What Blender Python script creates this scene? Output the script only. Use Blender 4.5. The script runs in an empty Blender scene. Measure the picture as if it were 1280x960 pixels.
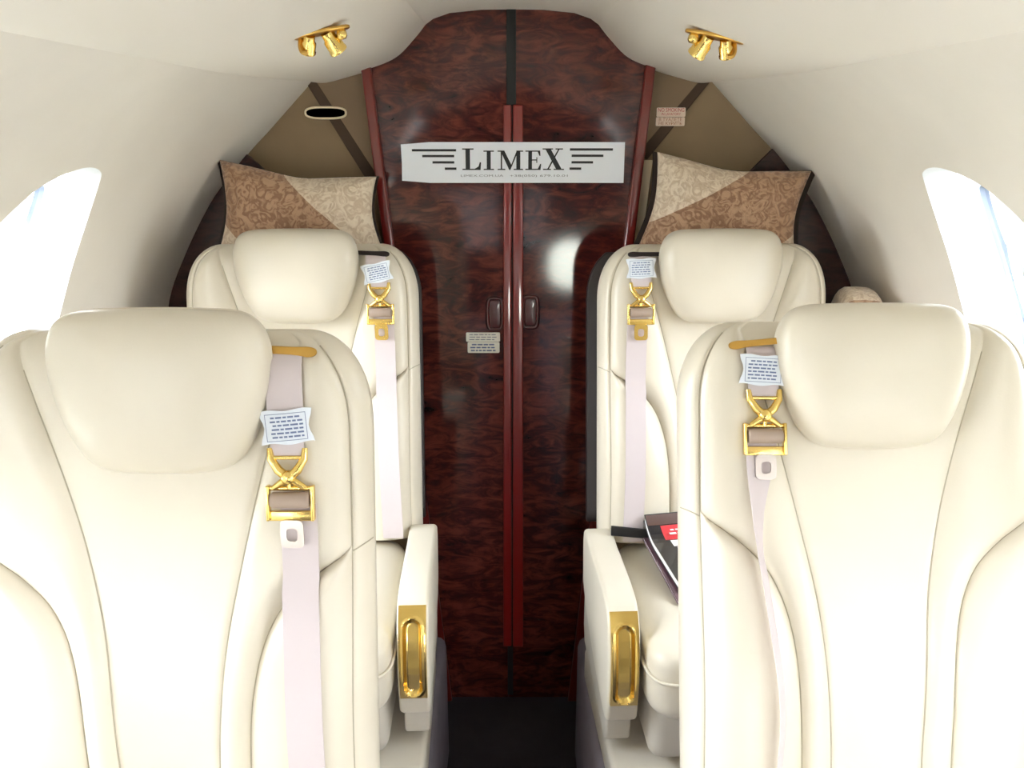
import bpy, bmesh, math, random
from mathutils import Vector, Matrix
random.seed(4)
SC = bpy.context.scene
COL = SC.collection
PI = math.pi

# ------------------------------------------------------------------ camera numbers
F, PITCH, CAMH = 1065.0, math.radians(16.7), 1.55
CP, SP = math.cos(PITCH), math.sin(PITCH)
def at(px, py, Y):
    """world point on the cross-cabin plane y = Y seen at a pixel of the photograph"""
    u, v = (px - 640) / F, (py - 480) / F
    t = Y / (CP - v * SP)
    return Vector((u * t, Y, CAMH + (-SP - v * CP) * t))

# ------------------------------------------------------------------ materials
def lin(c):
    return tuple(((x / 255) / 12.92 if x / 255 <= .04045 else ((x / 255 + .055) / 1.055) ** 2.4) for x in c) + (1,)
def new_mat(name):
    m = bpy.data.materials.new(name); m.use_nodes = True
    nt = m.node_tree
    return m, nt, nt.nodes['Principled BSDF']
def N(nt, typ, **kw):
    n = nt.nodes.new(typ)
    for k, v in kw.items(): setattr(n, k, v)
    return n
def simple(name, rgb, rough=.5, metal=0, coat=0, coat_rough=.05, bump=None, vary=0, sheen=0):
    m, nt, b = new_mat(name)
    b.inputs['Base Color'].default_value = lin(rgb)
    b.inputs['Roughness'].default_value = rough
    b.inputs['Metallic'].default_value = metal
    b.inputs['Coat Weight'].default_value = coat
    b.inputs['Coat Roughness'].default_value = coat_rough
    b.inputs['Sheen Weight'].default_value = sheen
    tc = N(nt, 'ShaderNodeTexCoord')
    if bump:
        sc, st, ds = bump
        no = N(nt, 'ShaderNodeTexNoise'); no.inputs['Scale'].default_value = sc; no.inputs['Detail'].default_value = 6
        bp = N(nt, 'ShaderNodeBump'); bp.inputs['Strength'].default_value = st; bp.inputs['Distance'].default_value = ds
        nt.links.new(tc.outputs['Object'], no.inputs['Vector'])
        nt.links.new(no.outputs['Fac'], bp.inputs['Height'])
        nt.links.new(bp.outputs['Normal'], b.inputs['Normal'])
    if vary:
        n2 = N(nt, 'ShaderNodeTexNoise'); n2.inputs['Scale'].default_value = 6; n2.inputs['Detail'].default_value = 4
        cr = N(nt, 'ShaderNodeValToRGB')
        a = lin(tuple(max(0, c * (1 - vary)) for c in rgb)); c2 = lin(tuple(min(255, c * (1 + vary)) for c in rgb))
        cr.color_ramp.elements[0].position = .3; cr.color_ramp.elements[0].color = a
        cr.color_ramp.elements[1].position = .7; cr.color_ramp.elements[1].color = c2
        nt.links.new(tc.outputs['Object'], n2.inputs['Vector'])
        nt.links.new(n2.outputs['Fac'], cr.inputs['Fac'])
        nt.links.new(cr.outputs['Color'], b.inputs['Base Color'])
    return m

LEATHER = simple('cream_leather', (215, 207, 190), .34, bump=(420, .10, .001), vary=.012)
LEATHER2 = simple('base_leather', (204, 197, 184), .5, bump=(420, .12, .001))
THREAD = simple('seam_thread', (176, 168, 148), .8)
WEB = simple('belt_webbing', (202, 191, 192), .75, bump=(900, .25, .0006))
WEBD = simple('belt_roll_webbing', (165, 146, 132), .6, bump=(900, .25, .0006))
GOLD = simple('gold_plate', (244, 212, 128), .2, 1)
GOLDD = simple('brushed_brass', (212, 170, 92), .28, 1)
STEEL = simple('satin_metal', (190, 180, 172), .3, 1)
TAGM = simple('tag_cloth', (226, 232, 240), .8)
INK = simple('tag_ink', (112, 126, 160), .8)
LINER = simple('wall_liner', (236, 231, 223), .6, bump=(160, .08, .001), vary=.01)
CEILM = simple('ceiling_liner', (238, 233, 224), .6, bump=(160, .06, .001))
REVEAL = simple('window_trim_plastic', (236, 238, 240), .4)
FRAMEM = simple('window_frame_grey', (150, 162, 184), .45)
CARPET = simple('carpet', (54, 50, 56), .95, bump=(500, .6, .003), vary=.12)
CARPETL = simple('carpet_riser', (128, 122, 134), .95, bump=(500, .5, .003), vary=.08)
TAN = simple('bulkhead_fabric', (144, 122, 94), .85, bump=(320, .2, .001), vary=.04)
TANL = simple('bulkhead_fabric_light', (138, 116, 92), .85, bump=(320, .2, .001), vary=.03)
TAND = simple('bulkhead_fold_shadow', (74, 56, 42), .8)  # shadow line of the fold, painted as a dark strip
BLACK = simple('black_gap', (8, 7, 8), .6)
DARKTRIM = simple('dark_seal', (26, 14, 14), .6)
POST = simple('mahogany_post', (112, 22, 16), .3, coat=1, coat_rough=.06)
STILE = simple('mahogany_stile', (128, 20, 14), .3, coat=1, coat_rough=.06)
PULL = simple('door_pull_lacquer', (74, 8, 14), .3, coat=.6, coat_rough=.04)
PAPER = simple('paper', (243, 247, 255), .3)
BLACKINK = simple('black_ink', (16, 18, 26), .5)
GREYINK = simple('grey_ink', (150, 152, 160), .6)
LABEL = simple('label_plastic', (240, 238, 230), .4)
REDINK = simple('red_ink', (190, 64, 60), .6)
AMBERINK = simple('brown_ink', (176, 112, 66), .6)
PINKLAB = simple('placard_plastic', (236, 214, 196), .5)
CREAMP = simple('cream_plastic', (238, 222, 192), .45)
BROWNCLOTH = simple('dark_brown_cloth', (38, 24, 18), .9)
SHELL = simple('seat_shell', (214, 204, 184), .5)
SHELL_SHADED = simple('shaded_seat_shell', (30, 22, 22), .35)  # far seats: darkness behind the backs put into the shell colour
COVERB = simple('magazine_cover', (22, 20, 28), .25, coat=.6)
COVERP = simple('magazine_cover_purple', (104, 72, 84), .3, coat=.5)
PAGES = simple('magazine_pages', (238, 238, 236), .7)
REDPATCH = simple('magazine_red', (206, 60, 66), .35)
GREYPATCH = simple('magazine_photo', (168, 160, 166), .4)
BROWNPATCH = simple('magazine_brown', (84, 58, 50), .4)
STRAPM = simple('black_strap', (14, 12, 16), .6)

def wood_mat(name, dark, mid, light, coat_rough=.1):
    m, nt, b = new_mat(name)
    tc = N(nt, 'ShaderNodeTexCoord'); mp = N(nt, 'ShaderNodeMapping')
    mp.inputs['Scale'].default_value = (1.0, 1.0, 2.6)
    n1 = N(nt, 'ShaderNodeTexNoise'); n1.inputs['Scale'].default_value = 13; n1.inputs['Detail'].default_value = 7; n1.inputs['Distortion'].default_value = 1.4; n1.inputs['Roughness'].default_value = .62
    n2 = N(nt, 'ShaderNodeTexNoise'); n2.inputs['Scale'].default_value = 4; n2.inputs['Detail'].default_value = 3
    mx = N(nt, 'ShaderNodeMath', operation='MULTIPLY_ADD'); mx.inputs[1].default_value = .35; 
    cr = N(nt, 'ShaderNodeValToRGB')
    e = cr.color_ramp.elements
    e[0].position = .46; e[0].color = lin(dark); e[1].position = .84; e[1].color = lin(light)
    x = e.new(.63); x.color = lin(mid)
    nt.links.new(tc.outputs['Object'], mp.inputs['Vector'])
    nt.links.new(mp.outputs['Vector'], n1.inputs['Vector']); nt.links.new(mp.outputs['Vector'], n2.inputs['Vector'])
    nt.links.new(n2.outputs['Fac'], mx.inputs[0]); nt.links.new(n1.outputs['Fac'], mx.inputs[2])
    nt.links.new(mx.outputs[0], cr.inputs['Fac']); nt.links.new(cr.outputs['Color'], b.inputs['Base Color'])
    b.inputs['Roughness'].default_value = .4
    b.inputs['Coat Weight'].default_value = 1; b.inputs['Coat Roughness'].default_value = coat_rough
    b.inputs['Coat IOR'].default_value = 1.5; b.inputs['Specular IOR Level'].default_value = .1
    return m
BURL = wood_mat('mahogany_burl', (28, 6, 8), (68, 21, 19), (114, 54, 42), .08)
WALLWOOD = wood_mat('mahogany_side', (30, 12, 14), (54, 24, 24), (76, 38, 36), .25)

def pillow_mat(name, sgn, slope, off):
    """cream brocade with a wide brown diagonal band, both embossed with curls"""
    m, nt, b = new_mat(name)
    tc = N(nt, 'ShaderNodeTexCoord'); sx = N(nt, 'ShaderNodeSeparateXYZ')
    nt.links.new(tc.outputs['Object'], sx.inputs[0])
    a = N(nt, 'ShaderNodeMath', operation='MULTIPLY_ADD'); a.inputs[1].default_value = sgn * slope
    nt.links.new(sx.outputs['X'], a.inputs[0]); nt.links.new(sx.outputs['Z'], a.inputs[2])     # z + s*k*x
    lo = N(nt, 'ShaderNodeMath', operation='GREATER_THAN'); lo.inputs[1].default_value = off[0]
    hi = N(nt, 'ShaderNodeMath', operation='LESS_THAN'); hi.inputs[1].default_value = off[1]
    mu = N(nt, 'ShaderNodeMath', operation='MULTIPLY')
    nt.links.new(a.outputs[0], lo.inputs[0]); nt.links.new(a.outputs[0], hi.inputs[0])
    nt.links.new(lo.outputs[0], mu.inputs[0]); nt.links.new(hi.outputs[0], mu.inputs[1])
    no = N(nt, 'ShaderNodeTexNoise'); no.inputs['Scale'].default_value = 38; no.inputs['Detail'].default_value = 2; no.inputs['Distortion'].default_value = 2.5
    nt.links.new(tc.outputs['Object'], no.inputs['Vector'])
    def ramp(c1, c2):
        r = N(nt, 'ShaderNodeValToRGB'); r.color_ramp.elements[0].position = .42; r.color_ramp.elements[1].position = .58
        r.color_ramp.elements[0].color = lin(c1); r.color_ramp.elements[1].color = lin(c2)
        nt.links.new(no.outputs['Fac'], r.inputs['Fac']); return r
    r1 = ramp((206, 184, 158), (230, 214, 192)); r2 = ramp((146, 108, 80), (186, 150, 118))
    mix = N(nt, 'ShaderNodeMix', data_type='RGBA')
    nt.links.new(mu.outputs[0], mix.inputs['Factor'])
    nt.links.new(r1.outputs[0], mix.inputs[6]); nt.links.new(r2.outputs[0], mix.inputs[7])
    nt.links.new(mix.outputs[2], b.inputs['Base Color'])
    b.inputs['Roughness'].default_value = .6; b.inputs['Sheen Weight'].default_value = .3
    bp = N(nt, 'ShaderNodeBump'); bp.inputs['Strength'].default_value = .7; bp.inputs['Distance'].default_value = .006
    nt.links.new(no.outputs['Fac'], bp.inputs['Height']); nt.links.new(bp.outputs['Normal'], b.inputs['Normal'])
    return m

def glass_mat():
    m, nt, b = new_mat('window_glass')
    nt.nodes.remove(b)
    out = [n for n in nt.nodes if n.type == 'OUTPUT_MATERIAL'][0]
    tr = N(nt, 'ShaderNodeBsdfTransparent'); gl = N(nt, 'ShaderNodeBsdfGlossy'); gl.inputs['Roughness'].default_value = .03
    tr.inputs['Color'].default_value = (.94, .97, 1, 1)
    fr = N(nt, 'ShaderNodeFresnel'); mx = N(nt, 'ShaderNodeMixShader')
    nt.links.new(fr.outputs[0], mx.inputs[0]); nt.links.new(tr.outputs[0], mx.inputs[1]); nt.links.new(gl.outputs[0], mx.inputs[2])
    nt.links.new(mx.outputs[0], out.inputs['Surface'])
    return m
GLASS = glass_mat()

# ------------------------------------------------------------------ mesh helpers
def obj(name, data, mat=None, parent=None, smooth=None, loc=None):
    """data = (verts, faces) or a bmesh; links ONE mesh object"""
    me = bpy.data.meshes.new(name)
    if isinstance(data, bmesh.types.BMesh):
        data.to_mesh(me); data.free()
    else:
        me.from_pydata([tuple(v) for v in data[0]], [], data[1])
    bm = bmesh.new(); bm.from_mesh(me)
    bmesh.ops.remove_doubles(bm, verts=bm.verts, dist=1e-6)
    bmesh.ops.recalc_face_normals(bm, faces=bm.faces)
    bm.to_mesh(me); bm.free()
    for m in (mat if isinstance(mat, (list, tuple)) else [mat]):
        if m: me.materials.append(m)
    if smooth is not None:
        for p in me.polygons: p.use_smooth = True
        me.set_sharp_from_angle(angle=math.radians(smooth))
    o = bpy.data.objects.new(name, me); COL.objects.link(o)
    if parent: o.parent = parent
    if loc is not None: o.location = loc
    return o
def thing(name, label, cat, loc=(0, 0, 0), rz=0, group=None):
    o = bpy.data.objects.new(name, None); COL.objects.link(o)
    o.empty_display_size = .05
    o.location = loc; o.rotation_euler = (0, 0, rz)
    o['label'] = label; o['category'] = cat
    if group: o['group'] = group
    return o
def tag(o, label, cat, group=None):
    o['label'] = label; o['category'] = cat
    if group: o['group'] = group
    return o
def struct(o, label=None):
    o['kind'] = 'structure'
    if label: o['label'] = label; o['category'] = label.split()[-1]
    return o
def join(*parts):
    V, Fc = [], []
    for v, f in parts:
        n = len(V); V += [Vector(p) for p in v]; Fc += [[i + n for i in q] for q in f]
    return V, Fc
def xf(d, M):
    return [M @ Vector(v) for v in d[0]], d[1]
def box(cx, cy, cz, sx, sy, sz, bev=0, seg=3):
    bm = bmesh.new(); bmesh.ops.create_cube(bm, size=1)
    for v in bm.verts: v.co = Vector((cx + v.co.x * sx, cy + v.co.y * sy, cz + v.co.z * sz))
    if bev: bmesh.ops.bevel(bm, geom=bm.edges[:], offset=bev, segments=seg, profile=.5, affect='EDGES')
    bm.verts.index_update()
    r = [v.co.copy() for v in bm.verts], [[v.index for v in f.verts] for f in bm.faces]
    bm.free(); return r
def prism(pts, d, bev=0, seg=2):
    """closed outline of 3-D points swept by vector d"""
    bm = bmesh.new()
    f = bm.faces.new([bm.verts.new(p) for p in pts])
    r = bmesh.ops.extrude_face_region(bm, geom=[f])
    for v in r['geom']:
        if isinstance(v, bmesh.types.BMVert): v.co += Vector(d)
    bmesh.ops.recalc_face_normals(bm, faces=bm.faces)
    if bev:
        ed = [e for e in bm.edges if len(e.link_faces) == 2 and e.calc_face_angle(0) > .6]
        bmesh.ops.bevel(bm, geom=ed, offset=bev, segments=seg, profile=.5, affect='EDGES')
    bm.verts.index_update()
    q = [v.co.copy() for v in bm.verts], [[v.index for v in f.verts] for f in bm.faces]
    bm.free(); return q
def tube(pts, r, n=8, closed=False):
    pts = [Vector(p) for p in pts]; m = len(pts); V, Fc = [], []
    up = None
    for i, p in enumerate(pts):
        a = pts[(i - 1) % m] if (closed or i) else p
        b = pts[(i + 1) % m] if (closed or i < m - 1) else p
        t = (b - a).normalized()
        if up is None: up = t.orthogonal().normalized()
        up = (up - t * up.dot(t)).normalized()
        s = t.cross(up); rr = r[i] if isinstance(r, (list, tuple)) else r
        for k in range(n):
            an = 2 * PI * k / n
            V.append(p + (up * math.cos(an) + s * math.sin(an)) * rr)
    for i in range(m if closed else m - 1):
        for k in range(n):
            j = (i + 1) % m
            Fc.append([i * n + k, i * n + (k + 1) % n, j * n + (k + 1) % n, j * n + k])
    if not closed:
        Fc.append(list(range(n))[::-1]); Fc.append([(m - 1) * n + k for k in range(n)])
    return V, Fc
def lathe(prof, M=Matrix(), n=20):
    """prof = (radius, height) list around local z"""
    V, Fc = [], []
    for r, h in prof:
        for k in range(n):
            a = 2 * PI * k / n; V.append(M @ Vector((r * math.cos(a), r * math.sin(a), h)))
    for i in range(len(prof) - 1):
        for k in range(n):
            Fc.append([i * n + k, i * n + (k + 1) % n, (i + 1) * n + (k + 1) % n, (i + 1) * n + k])
    Fc.append(list(range(n))); Fc.append([(len(prof) - 1) * n + k for k in range(n)])
    return V, Fc
def spline(P, n, closed=True):
    """Catmull-Rom through 2-D/3-D points, resampled"""
    P = [Vector(p) for p in P]; m = len(P); out = []
    segs = m if closed else m - 1
    for i in range(segs):
        g = lambda k: P[k % m] if closed else P[min(max(k, 0), m - 1)]
        p0, p1, p2, p3 = g(i - 1), g(i), g(i + 1), g(i + 2)
        for k in range(n):
            t = k / n
            out.append(.5 * ((2 * p1) + (p2 - p0) * t + (2 * p0 - 5 * p1 + 4 * p2 - p3) * t * t + (3 * p1 - p0 - 3 * p2 + p3) * t ** 3))
    if not closed: out.append(P[-1])
    return out
def interp(x, xs, ys):
    if x <= xs[0]: return ys[0]
    for i in range(1, len(xs)):
        if x <= xs[i]:
            t = (x - xs[i - 1]) / (xs[i] - xs[i - 1]); return ys[i - 1] + (ys[i] - ys[i - 1]) * t
    return ys[-1]
def sinterp(x, xs, ys):
    """smooth (Catmull-Rom) version of interp"""
    if x <= xs[0]: return ys[0]
    if x >= xs[-1]: return ys[-1]
    i = max(k for k in range(len(xs)) if xs[k] <= x)
    h = xs[i + 1] - xs[i]; t = (x - xs[i]) / h
    sl = lambda k: 0 if len(xs) < 3 else (ys[min(k + 1, len(xs) - 1)] - ys[max(k - 1, 0)]) / (xs[min(k + 1, len(xs) - 1)] - xs[max(k - 1, 0)])
    m0, m1 = sl(i) * h, sl(i + 1) * h
    return (2 * t**3 - 3 * t**2 + 1) * ys[i] + (t**3 - 2 * t**2 + t) * m0 + (-2 * t**3 + 3 * t**2) * ys[i + 1] + (t**3 - t**2) * m1
def pad(outline, df, db, pf=2.4, pb=2.4, rings=14, c=None):
    """cushion: closed 2-D outline (x, s) puffed to +n by df and -n by db; returns (x, s, n) verts"""
    m = len(outline)
    c = Vector(c) if c else sum((Vector(p) for p in outline), Vector((0, 0))) / m
    V, Fc = [], []
    rho = [math.sin(PI / 2 * (i / rings)) for i in range(rings + 1)]
    def ringset(depth, pw):
        base = len(V)
        V.append(Vector((c.x, c.y, depth)))
        for i in range(1, rings + 1):
            q = rho[i]; n = depth * max(0, 1 - q ** pw) ** (1 / pw)
            for p in outline:
                w = c + (Vector(p) - c) * q
                V.append(Vector((w.x, w.y, n)))
        for k in range(m): Fc.append([base, base + 1 + k, base + 1 + (k + 1) % m])
        for i in range(rings - 1):
            for k in range(m):
                a = base + 1 + i * m
                Fc.append([a + k, a + (k + 1) % m, a + m + (k + 1) % m, a + m + k])
    ringset(df, pf); ringset(-db, pb)
    return V, Fc
def superbox(cx, cy, cz, a, b, c, e1=.3, e2=.25, nu=48, nv=28):
    V, Fc = [], []
    pw = lambda v, e: math.copysign(abs(v) ** e, v)
    for j in range(nv + 1):
        ph = -PI / 2 + PI * j / nv
        for i in range(nu):
            th = 2 * PI * i / nu
            V.append(Vector((cx + a * pw(math.cos(ph), e1) * pw(math.cos(th), e2), cy + b * pw(math.cos(ph), e1) * pw(math.sin(th), e2), cz + c * pw(math.sin(ph), e1))))
    for j in range(nv):
        for i in range(nu):
            Fc.append([j * nu + i, j * nu + (i + 1) % nu, (j + 1) * nu + (i + 1) % nu, (j + 1) * nu + i])
    return V, Fc
def text_mesh(s, size, width=None):
    """flat lettering made from the built-in font: verts in the xz plane, centred; (verts, faces)"""
    cu = bpy.data.curves.new('lettering_source', 'FONT'); cu.body = s; cu.size = size
    cu.align_x = 'CENTER'; cu.align_y = 'CENTER'; cu.resolution_u = 3
    o = bpy.data.objects.new('lettering_source', cu); COL.objects.link(o)
    dg = bpy.context.evaluated_depsgraph_get(); dg.update()
    me = bpy.data.meshes.new_from_object(o.evaluated_get(dg))
    V = [v.co.copy() for v in me.vertices]; Fc = [list(p.vertices) for p in me.polygons]
    bpy.data.objects.remove(o); bpy.data.curves.remove(cu); bpy.data.meshes.remove(me)
    k = 1
    if width and V:
        k = width / (max(v.x for v in V) - min(v.x for v in V))
    return [Vector((v.x * k, 0, v.y)) for v in V], Fc

# ------------------------------------------------------------------ the cabin shell
YB = 2.22                    # aft bulkhead
YF = -1.75                   # forward bulkhead
ZF, ZP = -.115, .25         # dropped aisle, raised seat platform
SIDE = [(.575, 1.655), (.66, 1.59), (.73, 1.51), (.80, 1.39), (.86, 1.26), (.91, 1.10), (.945, .93), (.955, .75), (.94, .55), (.91, .38), (.87, .25), (.82, .15)]
PSU = [(.205, 1.795), (.235, 1.76), (.283, 1.716), (.35, 1.69), (.43, 1.672), (.52, 1.655), (.575, 1.655)]
CEN = [(-.209, 1.790), (-.19, 1.803), (-.15, 1.816), (-.075, 1.823), (0, 1.824), (.075, 1.823), (.15, 1.816), (.19, 1.803), (.209, 1.790)]
side_c = [(v.x, v.y) for v in spline(SIDE, 6, False)]
psu_c = [(v.x, v.y) for v in spline(PSU, 6, False)]
# the liner draws in over the last half metre: section where it meets the aft bulkhead
END = [(.501, 1.662), (.561, 1.602), (.62, 1.543), (.674, 1.491), (.735, 1.423), (.789, 1.355), (.862, 1.232), (.92, 1.105), (.945, .95), (.95, .75), (.935, .55), (.905, .38), (.865, .25), (.815, .15)]
def resample(c, n):
    L = [0]
    for a, b in zip(c[:-1], c[1:]): L.append(L[-1] + math.dist(a, b))
    return [(interp(L[-1] * i / n, L, [p[0] for p in c]), interp(L[-1] * i / n, L, [p[1] for p in c])) for i in range(n + 1)]
side_c = resample(side_c, 70)
end_c = resample([(v.x, v.y) for v in spline(END, 6, False)], 70)
def kmix(Y): return max(0, min(1, (Y - 1.72) / (YB - 1.72))) ** 1.7
def sect(Y):
    k = kmix(Y); return [(a[0] + (b[0] - a[0]) * k, a[1] + (b[1] - a[1]) * k) for a, b in zip(side_c, end_c)]
def sheet(cf, t, ys):
    """open cross-section cf(y) swept along y and thickened outwards by t (closed solid)"""
    m = len(cf(ys[0])); V, Fc = [], []
    for lay in range(2):
        for Y in ys:
            curve = cf(Y)
            for i in range(m):
                a, b = Vector(curve[max(i - 1, 0)]), Vector(curve[min(i + 1, m - 1)])
                d = (b - a).normalized()
                p = Vector(curve[i]) + (Vector((-d.y, d.x)) * t if lay else Vector((0, 0)))
                V.append(Vector((p.x, Y, p.y)))
    L = len(ys) * m
    for j in range(len(ys) - 1):
        for i in range(m - 1):
            a = j * m + i
            Fc.append([a, a + 1, a + m + 1, a + m]); Fc.append([L + a, L + a + m, L + a + m + 1, L + a + 1])
    for j in range(len(ys) - 1):
        for i in (0, m - 1):
            a = j * m + i; Fc.append([a, a + m, L + a + m, L + a])
    for j in (0, len(ys) - 1):
        for i in range(m - 1):
            a = j * m + i; Fc.append([a, a + 1, L + a + 1, L + a])
    return V, Fc
YE = YB + .06
YS = [YF] + [YF + .15 * i for i in range(1, 23)] + [1.70 + .58 * i / 16 for i in range(1, 17)]
one = lambda Y: 1
WIN = [(1.622, 1.452), (1.60, 1.476), (1.54, 1.484), (1.465, 1.474), (1.395, 1.452), (1.315, 1.398), (1.225, 1.31), (1.17, 1.2), (1.16, 1.07), (1.205, .95), (1.32, .89), (1.46, .90), (1.555, .98), (1.602, 1.1), (1.63, 1.22), (1.635, 1.35)]
PITCHW = .63
win_c = spline(WIN, 6)
def window_outline(k, grow=0):
    c = Vector((1.4, 1.19)); out = []
    for p in win_c:
        d = p - c; q = c + d * (1 + grow / d.length); out.append((q.x - PITCHW * k, q.y))
    return out
for sgn, nm in ((-1, 'left'), (1, 'right')):
    d = sheet(sect, .055, YS)
    V = [Vector((v.x * sgn, v.y, v.z)) for v in d[0]]
    w = obj('wall_' + nm, (V, d[1]), LINER)
    cut = []
    for k in range(5):
        pts = [Vector((sgn * .5, y, z)) for y, z in window_outline(k)]
        cut.append(prism(pts, (sgn * .7, 0, 0)))
    cutter = obj('cutter', join(*cut), REVEAL)
    md = w.modifiers.new('cut', 'BOOLEAN'); md.object = cutter; md.solver = 'EXACT'; md.operation = 'DIFFERENCE'
    md.material_mode = 'TRANSFER'
    dg = bpy.context.evaluated_depsgraph_get(); dg.update()
    me = bpy.data.meshes.new_from_object(w.evaluated_get(dg)); me.name = 'wall_' + nm
    w.modifiers.clear(); w.data = me
    bpy.data.objects.remove(cutter)
    for p in me.polygons: p.use_smooth = True
    me.set_sharp_from_angle(angle=math.radians(35))
    struct(w)
    # overhead service panel between the wall and the middle of the ceiling
    d = sheet(lambda Y: [(x - max(0, x - .35) * .33 * kmix(Y), z + .006 * kmix(Y) * max(0, x - .35) / .225) for x, z in psu_c], .04, YS)
    V = [Vector((v.x * sgn, v.y, v.z)) for v in d[0]]
    p = obj('trim_%d' % (1 if sgn < 0 else 2), (V, d[1]), CEILM, smooth=35); struct(p)
    tag(p, '%s overhead service panel curving down beside the middle ceiling panel' % nm, 'trim')
    for k in range(5):
        o1 = window_outline(k, .012); o2 = window_outline(k, -.03)
        def xo(z): return interp(-z, [-q[1] for q in side_c], [q[0] for q in side_c]) + .085
        m = len(o1); V, Fc = [], []
        for off in (0, .02):
            for oo in (o1, o2):
                for y, z in oo: V.append((sgn * (xo(z) + off), y, z))
        for i in range(m):
            j = (i + 1) % m
            for a, b in ((0, 1), (1, 3), (3, 2), (2, 0)): Fc.append([a * m + i, a * m + j, b * m + j, b * m + i])
        fr = obj('window_%d' % (k + 1 + (0 if sgn < 0 else 5)), (V, Fc), FRAMEM, smooth=40); struct(fr)
        tag(fr, '%s oval cabin window with grey frame in %s wall' % (('rearmost', 'second rearmost', 'middle', 'second foremost', 'foremost')[k], nm), 'window')
        if k == 1:
            sh = [(y, z) for y, z in o1 if z > 1.08]
            sh.sort(key=lambda q: math.atan2(q[1] - 1.08, q[0] - (1.4 - PITCHW)))
            V2 = [(sgn * (xo(z) - .012), y, z) for y, z in sh] + [(sgn * (xo(z) - .006), y, z) for y, z in sh]
            q = len(sh); F2 = [list(range(q)), [q + i for i in range(q)]] + [[i, (i + 1) % q, q + (i + 1) % q, q + i] for i in range(q)]
            obj('added_shade', (V2, F2), REVEAL, fr)  # half-drawn blind added out of view to dim the near headrests
        gl = obj('pane', ([(sgn * (xo(z) + .01), y, z) for y, z in o2], [list(range(m))]), GLASS, fr)

d = sheet(lambda Y: CEN, .03, [YF, YE]) 
struct(obj('ceiling', d, CEILM, smooth=40))

# carpeted floor: dropped aisle with a raised platform either side, one continuous carpet
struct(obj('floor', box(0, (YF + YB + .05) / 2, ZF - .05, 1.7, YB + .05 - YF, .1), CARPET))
for sgn, nm in ((-1, 'left'), (1, 'right')):
    pr_ = [(.176, ZF - .02), (.176, ZP - .03), (.181, ZP - .012), (.190, ZP - .003), (.205, ZP), (.88, ZP), (.84, ZF - .02)]
    p = obj('floor_' + nm, join(prism([Vector((sgn * x, YF, z)) for x, z in pr_], (0, 1.985 - YF, 0)), box(sgn * .545, 2.10, .07, .65, .24, .36, .004)), CARPETL, smooth=50); struct(p)  # rear box is an added hidden block keeping light off the lower doors
    tag(p, 'raised carpeted seat platform along the %s side of the aisle, with an added light-blocking rear block' % nm, 'platform')

# side ledges along the walls
for sgn, nm in ((-1, 'left'), (1, 'right')):
    pts = [(.935 if z < .7 else .93, z) for z in ()]
    b = obj('baseboard_' + nm, prism([Vector((sgn * x, YF + .01, z)) for x, z in ((.90, ZP), (.785, ZP), (.775, .60), (.785, .63), (.81, .64), (.95, .64))], (0, YB - YF - .03, 0), .004), LINER, smooth=40)
    struct(b); tag(b, 'low side ledge running along the %s wall beside the seats' % nm, 'ledge')

# ------------------------------------------------------------------ aft bulkhead
def outline_poly(pixels, Y): return [at(px, py, Y) for px, py in pixels]
# tan fabric wall filling the cross-section
full = [(-k * 1.03, z) for k, z in []]
cs = [(x + .04, z + .02) for x, z in end_c]
ps = [(x * .96, z + .02) for x, z in psu_c]
ring = [(-x, z) for x, z in reversed(cs)] + [(-x, z) for x, z in reversed(ps)] + [(x, z + .02) for x, z in CEN[1:-1]] + ps + cs
ring = ring + [(.5, ZF - .1), (-.5, ZF - .1)]
wr = obj('wall_rear', prism([Vector((x, YB + .045, z)) for x, z in ring], (0, .03, 0)), TAN); struct(wr)
YI = YB + .03
for sgn, nm, wpx, ipx, spx in (
    (-1, 'left', [(300, 184), (345, 223), (445, 318), (445, 480), (130, 480), (180, 400), (215, 300), (262, 222)],
                 [(390, 94), (476, 232), (456, 78)],
                 [(381, 100), (393, 97), (478, 228), (466, 236)]),
    (1, 'right', [(972, 178), (935, 215), (835, 318), (835, 480), (1150, 480), (1095, 400), (1060, 300), (1010, 222)],
                 [(880, 94), (796, 198), (812, 76)],
                 [(888, 101), (876, 98), (798, 190), (808, 200)])):
    wd = obj('wall_wood_%s' % nm, prism(outline_poly(wpx, YB + .045), (0, -.012, 0), .002), WALLWOOD); struct(wd)
    tag(wd, 'dark mahogany %s corner panel of the rear bulkhead with slanted top' % nm, 'panel')
    ip = obj('wall_inner_%s' % nm, prism(outline_poly(ipx, YI + .014), (0, -.008, 0), .001), TANL); struct(ip)
    tag(ip, 'narrow light tan %s bulkhead panel between door post and slanted fold' % nm, 'panel')
    lp = obj('trim_%d' % (7 if sgn < 0 else 8), prism(outline_poly([(474, 215), (482, 214), (494, 318), (482, 320)] if sgn < 0 else [(800, 200), (815, 200), (799, 322), (782, 322)], YI + .006), (0, -.014, 0), .002), CREAMP); struct(lp)
    tag(lp, 'slim cream edging strip beside the %s door post above the far seat' % nm, 'trim')
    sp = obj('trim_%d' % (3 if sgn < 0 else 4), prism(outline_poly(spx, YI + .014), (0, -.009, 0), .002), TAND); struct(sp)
    tag(sp, 'slanted fold strip painted dark as its shadow line on the %s tan bulkhead panel' % nm, 'trim')

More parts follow.
